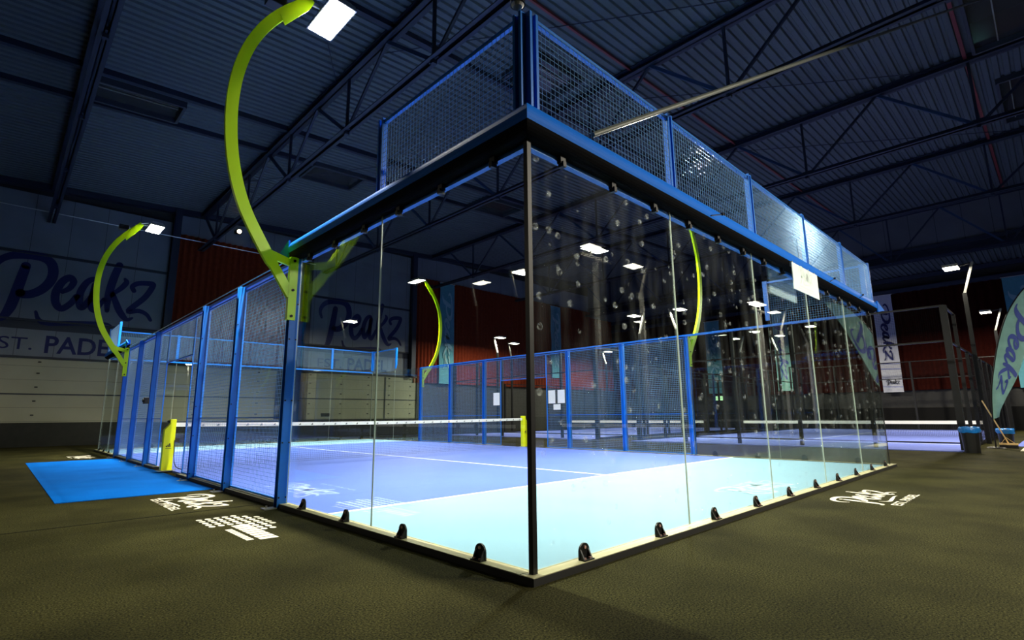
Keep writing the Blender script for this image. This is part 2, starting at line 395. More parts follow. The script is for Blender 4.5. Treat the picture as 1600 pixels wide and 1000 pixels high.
def curtain(name, x0, x1, z0, z1, y, mat, axis='x', amp=.06, pitch=.28, parent=None):
    m = MB(); n = int((x1-x0)/pitch*6); P = []
    for i in range(n+1):
        t = x0 + (x1-x0)*i/n; P.append((t, amp*sin(2*pi*t/pitch) + .02*sin(2*pi*t/1.7)))
    for z in (z0, z1):
        for t, a in P: m.v.append((t, y-.12+a, z) if axis == 'x' else (y-.12+a, t, z))
    k = len(P)
    for i in range(n): m.f.append((i, i+1, k+i+1, k+i))
    return m.obj(name, mat, parent, smooth=True)
tag(curtain('curtain', 2.78, 8.98, 3.62, 9.75, YB-.03, M['curtain']), 'dark rust pleated curtain on back wall between the two painted wordmarks', 'curtain', 'pleated curtains')
tag(curtain('curtain', 16.15, 37.9, 3.15, 10.05, YB-.03, M['curtain']), 'long rust orange pleated curtain on back wall right of the second wordmark', 'curtain', 'pleated curtains')

# ---- right end wall
XE = 38.0
we = MB(); we.add([(XE+.05,-14,0),(XE+.05,26.2,0),(XE+.05,26.2,9.8),(XE+.05,-14,9.8)], [(0,1,2,3)]); WR = struct(we.obj('wall_right', M['endwall']))
box('lower_boards', M['blackm'], (XE-.05, -14, 0), (XE+.04, 26, 1.3), WR)
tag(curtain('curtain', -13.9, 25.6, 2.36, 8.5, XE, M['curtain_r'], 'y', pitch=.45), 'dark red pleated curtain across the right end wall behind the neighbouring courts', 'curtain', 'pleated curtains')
em = MB(); em.box((XE-.3, -14, 8.5), (XE, 26, 8.75)); em.box((XE-.25, -14, 9.25), (XE, 26, 9.5)); em.obj('eaves_beam', M['truss'], WR)
# step in the roof
st = MB(); st.box((34.6, -14, 10.15), (34.75, 26, RZ(34.6)+.1)); S = struct(st.obj('wall_upper', M['clere']))
sm = MB(); sm.box((34.4, -14, 10.15), (34.6, 26, 10.35)); sm.box((34.45, -14, 9.62), (34.62, 26, 9.8)); sm.box((34.6, -14, 9.6), (34.7, 26, 10.2)); sm.obj('sheet_rail', M['truss'], S)
# left and front walls (behind the viewer)
lw = MB(); lw.add([(-16,-14,0),(-16,26.2,0),(-16,26.2,10.3),(-16,-14,10.3)], [(0,1,2,3)]); struct(lw.obj('wall_left', M['greywall']))
fw = MB(); fw.add([(-16,-14,0),(38.2,-14,0),(38.2,-14,13),(-16,-14,13)], [(0,1,2,3)]); struct(fw.obj('wall_front', M['greywall']))

# ---- roof trusses
TR = [(-1.85, 6.4, 4.25, 9.15, 'nearly overhead at far left, crossing the ribbed deck'),
      (3.7, 6.5, 4.23, 9.12, 'first right of the overhead lamp arm'),
      (10.0, 2.4, 4.4, 9.15, 'passing above the far side of the blue court'),
      (17.35, 2.79, 4.66, 9.42, 'crossing the upper right of the roof'),
      (25.3, 3.14, 4.8, 9.72, 'second from the roof step at right'),
      (33.95, 3.32, 4.95, 9.6, 'in front of the grey panels at the roof step')]
for (x, yb, sp, zb, where) in TR:
    T = thing('roof_truss', 'dark navy steel lattice roof truss '+where, 'roof truss', (x, YB, RZ(x)), 'lattice roof trusses')
    zt = RZ(x)-.10
    m = MB(); m.box((x-.15, -13.8, zt-.14), (x+.15, YB-.1, zt-.11)); m.box((x-.15, -13.8, zt+.05), (x+.15, YB-.1, zt+.09)); m.box((x-.02, -13.8, zt-.14), (x+.02, YB-.1, zt+.09))
    m.obj('top_chord', M['truss'], T)
    m = MB(); m.box((x-.14, -13.8, zb-.03), (x-.03, YB-.1, zb+.0)); m.box((x+.03, -13.8, zb-.03), (x+.14, YB-.1, zb)); m.box((x-.05, -13.8, zb-.03), (x-.03, YB-.1, zb+.11)); m.box((x+.03, -13.8, zb-.03), (x+.05, YB-.1, zb+.11))
    m.obj('bottom_chord', M['truss'], T)
    k0 = int((-13-yb)/sp); k = k0
    while yb + k*sp < YB - .6:
        y = yb + k*sp
        if y > -13:
            m = MB(); m.bar((x, y, zb), (x, y, zt), .07, .07); m.obj('vertical_strut', M['truss'], T)
            for s in (-1, 1):
                yy = y + s*sp/2
                if -13.5 < yy < YB-.3:
                    m = MB(); m.bar((x, y + s*.1, zb+.05), (x, yy, zt-.1), .09 if s > 0 else .07); m.obj('diagonal_strut', M['truss_mid'] if s > 0 else M['truss'], T)
            m = MB(); m.box((x-.02, y-.18, zb-.02), (x+.02, y+.18, zb+.16)); m.box((x-.06, y-.05, zb-.12), (x+.06, y+.05, zb-.03)); m.obj('gusset_plate', M['truss'], T)
        k += 1
# purlins along the slope (thin dark ribs under the deck)
for i, y in enumerate((14.85, 16.85, 5.35, -1.85)):
    pass
def slope_bar(name, x0, x1, y, w, drop, mat, parent=None):
    m = MB(); m.bar((x0, y, RZ(x0)-drop), (x1, y, RZ(x1)-drop), w, w*1.1); return m.obj(name, mat, parent)
slope_bar('purlin', -15.9, 34.3, 15.0, .16, .06, M['truss'], CEIL)
slope_bar('purlin', -15.9, 34.3, 17.0, .16, .06, M['truss'], CEIL)
slope_bar('purlin', -15.9, 34.3, 8.2, .16, .06, M['truss'], CEIL)
tag(slope_bar('sprinkler_pipe', 3.9, 34.3, 5.2, .06, .06, M['pipe_red']), 'thin dark red sprinkler pipe running down the deck above the corner post', 'pipe', 'red sprinkler pipes')
tag(slope_bar('sprinkler_pipe', 10.2, 34.3, -1.83, .09, .05, M['pipe_red']), 'thin dark red sprinkler pipe beside the dark skylight at top right', 'pipe', 'red sprinkler pipes')
# thin diagonal wind bracing rods
for (a, b, lab) in (((-1.8,3.0), (3.7,11.5), 'thin dark bracing rod crossing the deck right of the lamp arm'), ((3.7,9.5), (10.0,1.0), 'thin dark bracing rod beyond the blue corner mesh'),
                    ((10,7.5), (17.3,-1.0), 'thin dark bracing rod over the right half of the roof'), ((3.7,20.5), (10,12.2), 'thin dark bracing rod over the far end of the court'),
                    ((17.4,6.), (25.3,-3.), 'thin dark bracing rod near the top right skylight')):
    m = MB(); m.cyl((a[0], a[1], RZ(a[0])-.12), (b[0], b[1], RZ(b[0])-.12), .014, n=6); tag(m.obj('bracing_rod', M['truss']), lab, 'rod', 'roof bracing rods')
# skylights
def skylight(i, x0, x1, y0, y1, glow):
    z0, z1 = RZ(x0), RZ(x1)
    d = .10
    m = MB()
    m.bar((x0, y0, z0-.05), (x1, y0, z1-.05), .08, .26); m.bar((x0, y1, z0-.05), (x1, y1, z1-.05), .08, .26)
    m.bar((x0, y0, z0-.05), (x0, y1, z0-.05), .08, .26); m.bar((x1, y0, z1-.05), (x1, y1, z1-.05), .08, .26)
    F = struct(m.obj('window_%d' % i, M['skyframe']))
    p = MB(); p.add([(x0,y0,z0-.012),(x1,y0,z1-.012),(x1,y1,z1-.012),(x0,y1,z0-.012)], [(0,3,2,1)]); p.obj('pane', M['skyglass'], F)
    if glow:
        g = MB()
        for yy in glow: g.bar((x0+.08, yy, z0-.05), (x1-.1, yy, z1-.05), .03, .03)
        g.obj('glazing_bar', M['steel'], F)
    return F
skylight(1, -1.68, .58, 15.45, 16.68, (15.7, 15.95))
skylight(2, 7.2, 9.2, 6.5, 7.9, (6.9, 7.2))
skylight(3, 5.4, 7.6, 16.9, 18.4, None)
skylight(4, 13.2, 15.6, 15.4, 16.9, None)
skylight(5, 12.0, 17.1, -4.3, -2.05, (-2.6,))
skylight(6, 19.8, 23.8, -4.4, -2.4, (-2.7,))

# ================================================================== THE BLUE COURT
ZK = .05           # top of the kerb
def rect(name, mat, x0, y0, x1, y1, z, parent=None, th=.01):
    m = MB(); m.box((x0, y0, z-th), (x1, y1, z)); return m.obj(name, mat, parent)
turf = thing('court_turf', 'periwinkle blue padel turf with cyan end zones inside the glass court', 'court surface', (5, 10, 0))
rect('playing_area', M['turf'], .05, 3.05, 9.95, 16.95, .036, turf, .036)
rect('end_zone', M['turf_cyan'], .05, .05, 9.95, 3.05, .036, turf, .036)
rect('end_zone', M['turf_cyan'], .05, 16.95, 9.95, 19.95, .036, turf, .036)
for nm, a in (('service_line', (.05, 3.03, 9.95, 3.09)), ('service_line', (.05, 16.91, 9.95, 16.97)), ('centre_line', (4.975, 2.85, 5.025, 17.1))):
    rect(nm, M['line'], *a, .0395, turf, .003)
# faint prints on the turf
script_word(lambda u, w: (.42+1.02*w, 6.1-1.7*u, .0392)).obj('printed_wordmark', M['court_print'], turf)
text_mesh('EST. PADEL', lambda a, b: (1.12+.07*b*.9, 5.6-1.1*a, .0392)).obj('printed_lettering', M['court_print'], turf)
script_word(lambda u, w: (4.3+1.7*u, .40+1.0*w, .0392)).obj('printed_wordmark', M['court_print2'], turf)
def pills(m, fn, rows, cols, jx=0.):
    for r in range(rows):
        for c in range(cols(r)[0], cols(r)[1]):
            cx, cy = c + .5*(r % 2)*jx, r; P = []
            for k in range(10):
                a = 2*pi*k/10; P.append(fn(cx+.40*cos(a), cy+.36*sin(a)))
            m.add(P, [tuple(range(10))])
pm = MB(); pills(pm, lambda a, b: (.50+.085*b, 3.72-.075*a, .0392), 7, lambda r: (r % 3, 12)); pm.obj('printed_dots', M['court_print'], turf)

court = thing('padel_court_enclosure', 'blue steel and glass padel court enclosure with mesh fences standing on dark carpet', 'padel court', (0, 0, 0))
X1, Y1 = 10.0, 20.0
# kerb
def kerb(a, b):
    m = MB(); m.box((a[0], a[1], 0), (b[0], b[1], ZK-.004)); m.obj('kerb', M['kerbside'], court)
    m = MB(); m.box((a[0]+.004, a[1]+.004, ZK-.004), (b[0]-.004, b[1]-.004, ZK)); m.obj('kerb_cap', M['kerb'], court)
kerb((-.075, -.075), (X1+.22, .05)); kerb((-.075, Y1-.05), (X1+.075, Y1+.3))
kerb((-.075, .05), (.05, 9.0)); kerb((-.075, 11.0), (.05, Y1-.05)); kerb((X1-.05, .05), (X1+.075, 9.0)); kerb((X1-.05, 11.0), (X1+.075, Y1-.05))

def pane(axis, c, a0, a1, mat, z0=ZK+.012, z1=3.06, out=-1):
    """12 mm glass pane in the plane axis=c from a0 to a1, with clamps as sub-parts"""
    t = .006; g = .005
    m = MB()
    if axis == 'x': m.box((c-t, a0+g, z0), (c+t, a1-g, z1))
    else: m.box((a0+g, c-t, z0), (a1-g, c+t, z1))
    G = m.obj('glass_panel', mat, court)
    tt = t+.0006
    for a in ((a0+g, a1-g) if mat is not M['glassf'] else (a1-g,)):
        e = MB(); h = .0022 if mat is not M['glassf'] else .0012
        if axis == 'x': e.box((c-tt*.7, a-h, z0), (c+tt*.7, a+h, z1))
        else: e.box((a-h, c-tt*.7, z0), (a+h, c+tt*.7, z1))
        e.obj('polished_edge', M['edge'], G)
    return G
def clamp(axis, c, a, parent, out=-1):
    """arched black base clamp with screws on an angle foot"""
    def P(al, o, z): return (c+out*o, al, z) if axis == 'x' else (al, c+out*o, z)
    m = MB(); pts = [P(a-.055, .008, ZK)] + [P(a-.055*cos(pi*k/10), .008, ZK+.055+.055*sin(pi*k/10)) for k in range(11)] + [P(a+.055, .008, ZK)]
    m.prism(pts, Vector(P(0, .014, 0))-Vector(P(0, 0, 0)))
    q0 = P(a-.055, .008, ZK); q1 = P(a+.055, .065, ZK+.009)
    m.box(tuple(min(x, y) for x, y in zip(q0, q1)), tuple(max(x, y) for x, y in zip(q0, q1)))
    for s in (-.05, .035):
        m.prism([P(a+s, .008, ZK), P(a+s, .055, ZK+.009), P(a+s, .022, ZK+.07)], Vector(P(.012, 0, 0))-Vector(P(0, 0, 0)))
    m.obj('glass_clamp', M['black'], parent)
    s = MB(); s.cyl(P(a, .02, ZK+.082), P(a, .03, ZK+.082), .011, n=10)
    for d in (-.028, .028): s.cyl(P(a+d, .045, ZK+.006), P(a+d, .045, ZK+.018), .010, n=8)
    s.obj('clamp_screw', M['copper'], parent)
def clip(axis, c, a, parent, out=-1):
    def P(al, o, z): return (c+out*o, al, z) if axis == 'x' else (al, c+out*o, z)
    m = MB()
    for (da, o, z0, z1) in ((.03, .03, 2.985, 3.05), (.018, .045, 2.955, 3.0)):
        q0 = P(a-da, -.01, z0); q1 = P(a+da, o, z1)
        m.box(tuple(min(x, y) for x, y in zip(q0, q1)), tuple(max(x, y) for x, y in zip(q0, q1)))
    m.obj('top_clip', M['black'], parent)
seamx = [.018, 2.05, 4.06, 6.06, 8.05, 10.03]
for i in range(5):
    G = pane('y', 0, seamx[i], seamx[i+1], M['glassm'])
    for k in (.5, 1.5): clamp('y', 0, i*2.0+k+.01*i, G)
    for k in range(3): clip('y', 0, seamx[i]+.36+.68*k, G)
for i, (a, b) in enumerate(((.018, 2.05), (2.05, 4.03))):
    G = pane('x', 0, a, b, M['glass'])
    for k in (.5, 1.5): clamp('x', 0, i*2.0+k+.01*i, G)
    for k in range(3): clip('x', 0, a+.34+.68*k, G)
for i in range(5):
    G = pane('y', Y1, i*2.0+.02, i*2.0+2.0, M['glassf'], out=1)
    for k in (.5, 1.5): clamp('y', Y1, i*2.0+k, G, 1)
for xx, o in ((0, -1), (X1, 1)):
    for a, b in ((16.0, 18.0), (18.0, 19.98)):
        G = pane('x', xx, a, b, M['glassf'], out=o)
        for k in (.5, 1.5): clamp('x', xx, a+k, G, o)
for a, b in ((.02, 2.0), (2.0, 4.0)):
    G = pane('x', X1, a, b, M['glassf'], out=1)
    for k in (.5, 1.5): clamp('x', X1, a+k, G, 1)
# corner profiles
for (x, y) in ((0, 0), (X1+.01, 0), (0, Y1), (X1, Y1)):
    w = .02 if (x, y) == (0, 0) else .009
    m = MB(); m.box((x-w, y-w, ZK), (x+w, y+w, 3.05)); m.obj('corner_post', M['black'], court)
# glass head rail and convex ring beam
def rail(a, b):
    m = MB(); m.bar(a, b, .05, .05); m.obj('head_rail', M['blue'], court)
rail((.03, .035, 3.035), (X1, .035, 3.035)); rail((.035, .03, 3.035), (.035, 4.05, 3.035)); rail((X1-.035, .03, 3.03), (X1-.035, 4.05, 3.03))
def beam(path, outs, name='ring_beam', thin=False):
    """half barrel beam swept along path; outs = outward unit vectors per station (scaled at mitres)"""
    K = 16
    arc = [(.035 + .105*cos(-pi/2 + pi*k/K), 3.170 + .125*sin(-pi/2 + pi*k/K)) for k in range(K+1)]
    back = -.045 if not thin else .03
    upper_ = arc[6:] + [(back, 3.295), (back, 3.165)]
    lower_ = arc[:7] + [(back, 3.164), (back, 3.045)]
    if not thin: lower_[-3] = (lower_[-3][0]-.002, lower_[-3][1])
    def build(sec, nm, mat, parent):
        m = MB()
        def f(i):
            p = Vector(path[i]); o = Vector(outs[i]); return [Vector((p.x, p.y, 0)) + o*s + Vector((0, 0, z)) for s, z in sec]
        m.sweep(path, f); return m.obj(nm, mat, parent)
    B = build(upper_, name, M['beam'], court)
    U = build(lower_, 'beam_underside', M['beam_under'], B); U['label'] = 'black lower half of the beam'  # beam is built in two halves, blue above and plain black below
    return B
O = .0
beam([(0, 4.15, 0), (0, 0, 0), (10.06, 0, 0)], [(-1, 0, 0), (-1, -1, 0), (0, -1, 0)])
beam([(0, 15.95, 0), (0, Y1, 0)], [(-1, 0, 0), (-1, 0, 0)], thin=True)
rail((0, Y1, 3.08), (X1, Y1, 3.08))
# open flared beam ends
fe = MB(); fe.prism([(10.05, -.145, 3.05), (10.05, -.145, 3.28), (10.62, -.145, 3.15)], (0, .02, 0)); fe.obj('beam_end_plate', M['beam'], court)
fe = MB(); fe.prism([(-.14, 4.14, 3.05), (-.14, 4.14, 3.29), (-.14, 4.48, 3.16)], (.02, 0, 0)); fe.obj('beam_end_plate', M['beam'], court)
fe = MB(); fe.prism([(-.14, 15.96, 3.05), (-.14, 15.96, 3.29), (-.14, 15.6, 3.16)], (.02, 0, 0)); fe.obj('beam_end_plate', M['beam'], court)

# upper mesh, 1 m high, standing on the beam
ZM0, ZM1 = 3.30, 4.07
def upper(axis, c, o, stations, ZM0=3.30):
    """stations: post positions along the wall"""
    def P(a, d, z): return (c+o*d, a, z) if axis == 'x' else (a, c+o*d, z)
    def bx(m, a0, d0, z0, a1, d1, z1):
        p, q = P(a0, d0, z0), P(a1, d1, z1); m.box(tuple(map(min, p, q)), tuple(map(max, p, q)))
    for i, a in enumerate(stations):
        m = MB(); bx(m, a-.045, .015, 3.16, a+.045, .045, ZM1+.02); bx(m, a-.045, .045, 3.29, a-.02, .075, ZM1+.02); bx(m, a+.02, .045, 3.29, a+.045, .075, ZM1+.02)
        m.obj('upper_post', M['blue'], court)
    for a, b in zip(stations[:-1], stations[1:]):
        a, b = min(a, b)+.045, max(a, b)-.045
        m = MB(); bx(m, a, .02, ZM1-.04, b, .055, ZM1); F = m.obj('upper_mesh_frame', M['blue'], court)
        m = MB(); wires(m, P(a, .06, ZM0), Vector(P(1, 0, 0))-Vector(P(0, 0, 0)), (0, 0, 1), b-a, ZM1-ZM0-.03, .05, .0055); m.obj('upper_mesh', M['wire'], F)
upper('y', 0, -1, (.02, 2.05, 4.06, 6.08, 8.08, 10.05))
upper('x', 0, -1, (.02, 2.03))
upper('x', X1, 1, (.05, 2.0), 3.07)
upper('y', Y1, 1, (0, 2.0, 4.0, 6.0, 8.0, 10.0), 3.2)
upper('x', 0, -1, (18.0, 20.0)); upper('x', X1, 1, (18.0, 20.0), 3.07)

# side fences
def side_fence(c, o, near):
    posts = [4.10, 6.16, 8.10, 12.0, 14.0, 16.0] if near else [4.05, 6.05, 8.05, 12.0, 14.0, 16.0]
    for y in posts:
        m = MB(); x0, x1 = sorted((c-o*.02, c+o*.10))
        z0 = -.0
        m.box((x0, y-.05, 0.0), (x1, y-.042, 3.05)); m.box((x0, y+.042, 0), (x1, y+.05, 3.05)); m.box((c+o*.035-.006, y-.042, 0), (c+o*.035+.006, y+.042, 3.05))
        p = m.obj('fence_post', M['blue'], court)
        if near and y < 9:
            for z in (.12, .75, 1.25, 2.0, 2.45):
                for q in (.02, .10):
                    b = MB(); b.cyl((c+o*(q-.015), y-.056, z), (c+o*(q-.015), y-.05, z), .010, n=8); b.obj('bolt', M['black'], p)
        f = MB(); f.box((min(c+o*.1, c+o*.24), y-.07, 0), (max(c+o*.1, c+o*.24), y+.07, .012)); f.cyl((c+o*.2, y, .01), (c+o*.2, y, .04), .012, n=8); f.obj('base_plate', M['steel'], p)
    def frame(a, b, z0, z1):
        m = MB(); t = .022
        for y in (a, b): m.box((c-t/2, y-t/2, z0), (c+t/2, y+t/2, z1))
        for z in (z0+t/2, z1-t/2): m.box((c-t/2, a, z-t/2), (c+t/2, b, z+t/2))
        for z in (1.05,) if z0 < 1 else (): m.box((c-.008, a, z-.008), (c+.008, b, z+.008))
        F = m.obj('fence_frame', M['blue'], court)
        m = MB(); wires(m, (c+o*.012, a, z0), (0, 1, 0), (0, 0, 1), b-a, z1-z0, .05, .0045 if near else .0058); m.obj('wire_mesh', M['wire'], F)
    e = .05
    for a, b in ((posts[0], posts[1]), (posts[1], posts[2]), (posts[3], posts[4]), (posts[4], posts[5])): frame(a+e, b-e, ZK+.01, 2.99)
    frame(posts[2]+e, 8.92, ZK+.01, 2.99); frame(11.08, posts[3]-e, ZK+.01, 2.99); frame(8.94, 11.06, 2.24, 2.99)
    m = MB(); m.bar((c, posts[0], 3.04), (c, posts[-1], 3.04), .05, .04); m.obj('top_rail', M['blue'], court)
    if near:
        m = MB(); m.bar((c-.05, 4.2, 3.09), (c-.05, 16, 3.09), .012, .012); m.obj('top_cable', M['steel'], court)
side_fence(0, -1, True); side_fence(X1, 1, False)
# small black camera clipped on a fence post
cam_box = MB(); cam_box.box((-.22, 11.85, 1.38), (-.12, 11.98, 1.52)); cam_box.cyl((-.22, 11.9, 1.45), (-.245, 11.9, 1.45), .04, n=12)
tag(cam_box.obj('fence_camera', M['pvc'], None, bevel=.008), 'small black box clipped to a blue fence post left of the doorway', 'camera')
# cable on the beam's front face
for i, x in enumerate((3.0, 7.2, 9.0)):
    m = MB(); m.cyl((x, -.13, 3.24), (x-.32, -.142, 3.14), .007, n=6); m.cyl((x-.015, -.13, 3.24), (x+.015, -.13, 3.25), .018, n=8); m.obj('beam_cable', M['black'], court)

# ---- net
net = thing('court_net', 'black net with white striped-logo tape between yellow posts across the blue court', 'net', (5, 10, 0))
prof = [(-.14, .04), (.05, .04), (.05, 1.03), (-.055, 1.03), (-.055, .93), (-.14, .83)]
for side in (0, 1):
    m = MB(); X = [(x if side == 0 else X1-x, 9.93, z) for x, z in prof]
    m.prism(X, (0, .14, 0)); p = m.obj('net_post', M['yellow'], net, bevel=.004)
    k = MB(); stripe_mark(k, (lambda a, b: (-.05+a, 9.928, .49+b)) if side == 0 else (lambda a, b: (X1+.03+a, 9.928, .49+b)), .09)
    k.box((-.1 if side == 0 else X1-.02, 9.926, .462), (-.0 if side == 0 else X1+.08, 9.929, .47)); k.obj('striped_logo', M['mark'], p)
    f = MB(); f.box((-.2 if side == 0 else X1-.08, 9.88, .036), (.1 if side == 0 else X1+.2, 10.12, .046)); f.obj('base_plate', M['steel'], p)
    if side == 0:
        c = MB(); c.box((.06, 9.97, .58), (.14, 10.03, .66)); c.cyl((-.09, 10, .98), (-.05, 10, .98), .03, n=10); c.obj('winder', M['mark'], p)
n_ = MB(); wires(n_, (.08, 10, .05), (1, 0, 0), (0, 0, 1), 9.86, .80, .045, .0032); n_.obj('net_mesh', M['net'], net)
tp = MB()
K = 20
for i in range(K):
    a, b = .06+9.88*i/K, .06+9.88*(i+1)/K; s = lambda t: .035*(1-((t-5)/5)**2)
    tp.add([(a, 9.985, .885-s(a)), (b, 9.985, .885-s(b)), (b, 9.985, .965-s(b)), (a, 9.985, .965-s(a)), (a, 10.015, .885-s(a)), (b, 10.015, .885-s(b)), (b, 10.015, .965-s(b)), (a, 10.015, .965-s(a))],
           [(0,1,2,3), (5,4,7,6), (3,2,6,7), (1,0,4,5)])
TP = tp.obj('net_tape', M['tape'], net)
lg = MB()
for i in range(34):
    x = .25 + i*.29; stripe_mark(lg, lambda a, b: (x+a, 9.9835, .897-.035*(1-((x-5)/5)**2)+b), .055)
lg.obj('striped_logo', M['mark'], TP)
cs = MB(); pth = spline([(.04, 9.9, .62), (.05, 9.9, .4), (.06, 9.86, .2), (.1, 9.8, .1), (.2, 9.75, .05)], 5)
for a, b in zip(pth[:-1], pth[1:]): cs.cyl(a, b, .008, n=6)
cs.obj('tension_cord', M['net'], net)

# ---- lamp masts on the blue court
def lamp_mast(c, y, o, label, detail=True):
    L = thing('lamp_mast', label, 'floodlight', (c+o*.1, y, 2.2), 'curved lime lamp masts')
    t = .055; y0 = y-t/2-.03
    # bracket: vertical plate, strut and arm root (flat cut plates)
    def pl(pts, name='bracket', th=t, yy=None):
        m = MB(); m.prism([(c+o*px, (y0 if yy is None else yy), pz) for px, pz in pts], (0, th, 0)); return m.obj(name, M['lime'], L)
    B = pl([(.035, 2.24), (.135, 2.24), (.135, 3.05), (.035, 3.05)], 'bracket', t+.006, y0-.003)
    pl([(.135, 2.93), (.135, 3.02), (.42, 3.10), (.47, 3.05), (.44, 3.0)], 'strut', t-.008, y0+.004)
    for z in (2.29, 2.62, 3.0):
        b = MB(); b.cyl((c+o*.085, y0-.016, z), (c+o*.085, y0-.003, z), .017, n=10); b.obj('bolt', M['black'], B)
    arc = spline([(.10, 2.55), (.25, 2.78), (.50, 3.16), (.74, 3.60), (.89, 4.10), (.955, 4.65), (.94, 5.15), (.85, 5.60), (.70, 5.98), (.52, 6.28), (.33, 6.52), (.16, 6.70)], 6)
    m = MB(); w = .068
    def f(i):
        a = arc[max(0, i-1)]; d = arc[min(len(arc)-1, i+1)]; dx, dz = d[0]-a[0], d[1]-a[1]; l = math.hypot(dx, dz); nx, nz = -dz/l, dx/l
        ww = w*(1.0 if i > 8 else .8)
        q = [(arc[i][0]+nx*ww, arc[i][1]+nz*ww), (arc[i][0]-nx*ww, arc[i][1]-nz*ww)]
        return [(c+o*q[0][0], y0, q[0][1]), (c+o*q[1][0], y0, q[1][1]), (c+o*q[1][0], y0+t, q[1][1]), (c+o*q[0][0], y0+t, q[0][1])]
    m.sweep(arc, f); m.obj('curved_arm', M['lime'], L)
    pl([(.50, 6.34), (.42, 6.20), (.12, 6.60), (.05, 6.76), (.14, 6.84)], 'arm_head_plate', .012, y0-.005)
    m = MB(); m.cyl((c+o*.25, y, 6.74), (c-o*.34, y+.05, 6.84), .018, n=8); m.cyl((c+o*.12, y-.1, 6.78), (c-o*.05, y-.12, 6.83), .02, n=8); m.obj('lamp_tube', M['steel'], L)
    m = MB(); m.box((min(c+o*.62, c+o*.38), y+.05, 6.56), (max(c+o*.62, c+o*.38), y+.22, 6.70)); m.obj('driver_box', M['pvc'], L, bevel=.01)
    hx = c - o*.255; tilt = .10*o
    def H(a, b, z): return (hx+a, y+.07+b, 6.74 + z - a*tilt*-1*.6)
    h = MB(); h.add([H(-.19, -.42, .0), H(.19, -.42, 0), H(.19, .42, 0), H(-.19, .42, 0), H(-.17, -.40, .08), H(.17, -.40, .08), H(.17, .40, .08), H(-.17, .40, .08)],
                   [(0,3,2,1), (4,5,6,7), (0,1,5,4), (1,2,6,5), (2,3,7,6), (3,0,4,7)])
    for k in range(7):
        bb = -.36+.12*k; h.add([H(-.15, bb, .08), H(.15, bb, .08), H(.15, bb+.012, .08), H(-.15, bb+.012, .08), H(-.13, bb, .13), H(.13, bb, .13), H(.13, bb+.012, .13), H(-.13, bb+.012, .13)],
                   [(0,3,2,1), (4,5,6,7), (0,1,5,4), (1,2,6,5), (2,3,7,6), (3,0,4,7)])
    HD = h.obj('lamp_head', M['steel'], L)
    l = MB(); l.add([H(-.17, -.39, -.006), H(.17, -.39, -.006), H(.17, .39, -.006), H(-.17, .39, -.006)], [(0,3,2,1)]); l.obj('lamp_lens', M['lampglow'], HD)
    la = bpy.data.lights.new('floodlight', 'AREA'); la.shape = 'RECTANGLE'; la.size = .32; la.size_y = .76; la.energy = POWER; la.color = (1, .965, .80)
    lo = bpy.data.objects.new('floodlight', la); COL.objects.link(lo); lo.location = (hx, y+.07, 6.715); lo.rotation_euler = (0, 0, 0)
    lo.rotation_euler = (0, radians(26)*o, 0); la.spread = radians(128)
    lo.parent = L; lo.matrix_parent_inverse = wm(L).inverted()
POWER = 1500
lamp_mast(0, 4.10, -1, 'large lime curved lamp mast in the left foreground, bolted beside the side glass')
lamp_mast(0, 16.0, -1, 'lime curved lamp mast at far left in front of the painted back wall')
lamp_mast(X1, 16.0, 1, 'lime curved lamp mast far away on the right fence beside the teal banner')
lamp_mast(X1, 4.05, 1, 'lime curved lamp mast at right, seen through the ball-marked glass')

# ---- papers on the far fence, sign on the beam
def paper(y0, y1, z0, z1, label):
    m = MB(); m.box((9.955, y0, z0), (9.958, y1, z1)); P = m.obj('notice_sheet', M['paper']); tag(P, label, 'notice', 'white notices on the far fence')
paper(8.53, 8.82, 1.41, 1.82, 'left of the two upright white notice sheets beside the far doorway')
paper(8.14, 8.43, 1.41, 1.82, 'right of the two upright white notice sheets beside the far doorway')
paper(8.32, 8.61, 1.21, 1.38, 'small landscape white notice sheet below the upright pair on the far fence')
paper(11.10, 11.42, 1.40, 1.83, 'single white notice sheet on the far fence left of the doorway')
sg = thing('hanging_sign', 'pale white-green rectangular sign hung on the front of the blue ring beam', 'sign', (5.56, -.16, 2.9))
m = MB(); m.box((5.03, -.166, 2.715), (6.11, -.156, 3.095)); m.obj('board', M['sign'], sg)
script_word(lambda u, w: (5.28+.58*u, -.1675, 2.83+.5*w)).obj('faint_wordmark', M['sign_l'], sg)
m = MB(); m.box((5.3, -.1672, 2.79), (5.85, -.1665, 2.80)); m.box((5.22, -.1672, 2.755), (5.95, -.1665, 2.76)); m.obj('faint_line', M['sign_l'], sg)
for x in (5.1, 6.04):
    m = MB(); m.box((x-.015, -.156, 3.05), (x+.015, -.12, 3.12)); m.obj('bracket', M['steel'], sg)
# steel brace tube rising from the near mesh to the roof at top right
m = MB(); m.cyl((.64, -.13, 3.29), (10.35, -2.42, 9.0), .022, n=10); tag(m.obj('brace_tube', M['dull']), 'long thin grey steel tube slanting from the corner mesh up to the roof at right', 'tube')
m = MB(); m.cyl((-.10, -.02, 4.12), (-.10, -.02, 4.22), .06, .05, 14); d = m.obj('dome_camera', M['pvc'])
m2 = MB(); m2.cyl((-.10, -.02, 4.10), (-.10, -.02, 4.12), .035, .05, 14); tag(d, 'small black dome camera on top of the corner post', 'camera'); m2.obj('camera_dome', M['steel'], d)

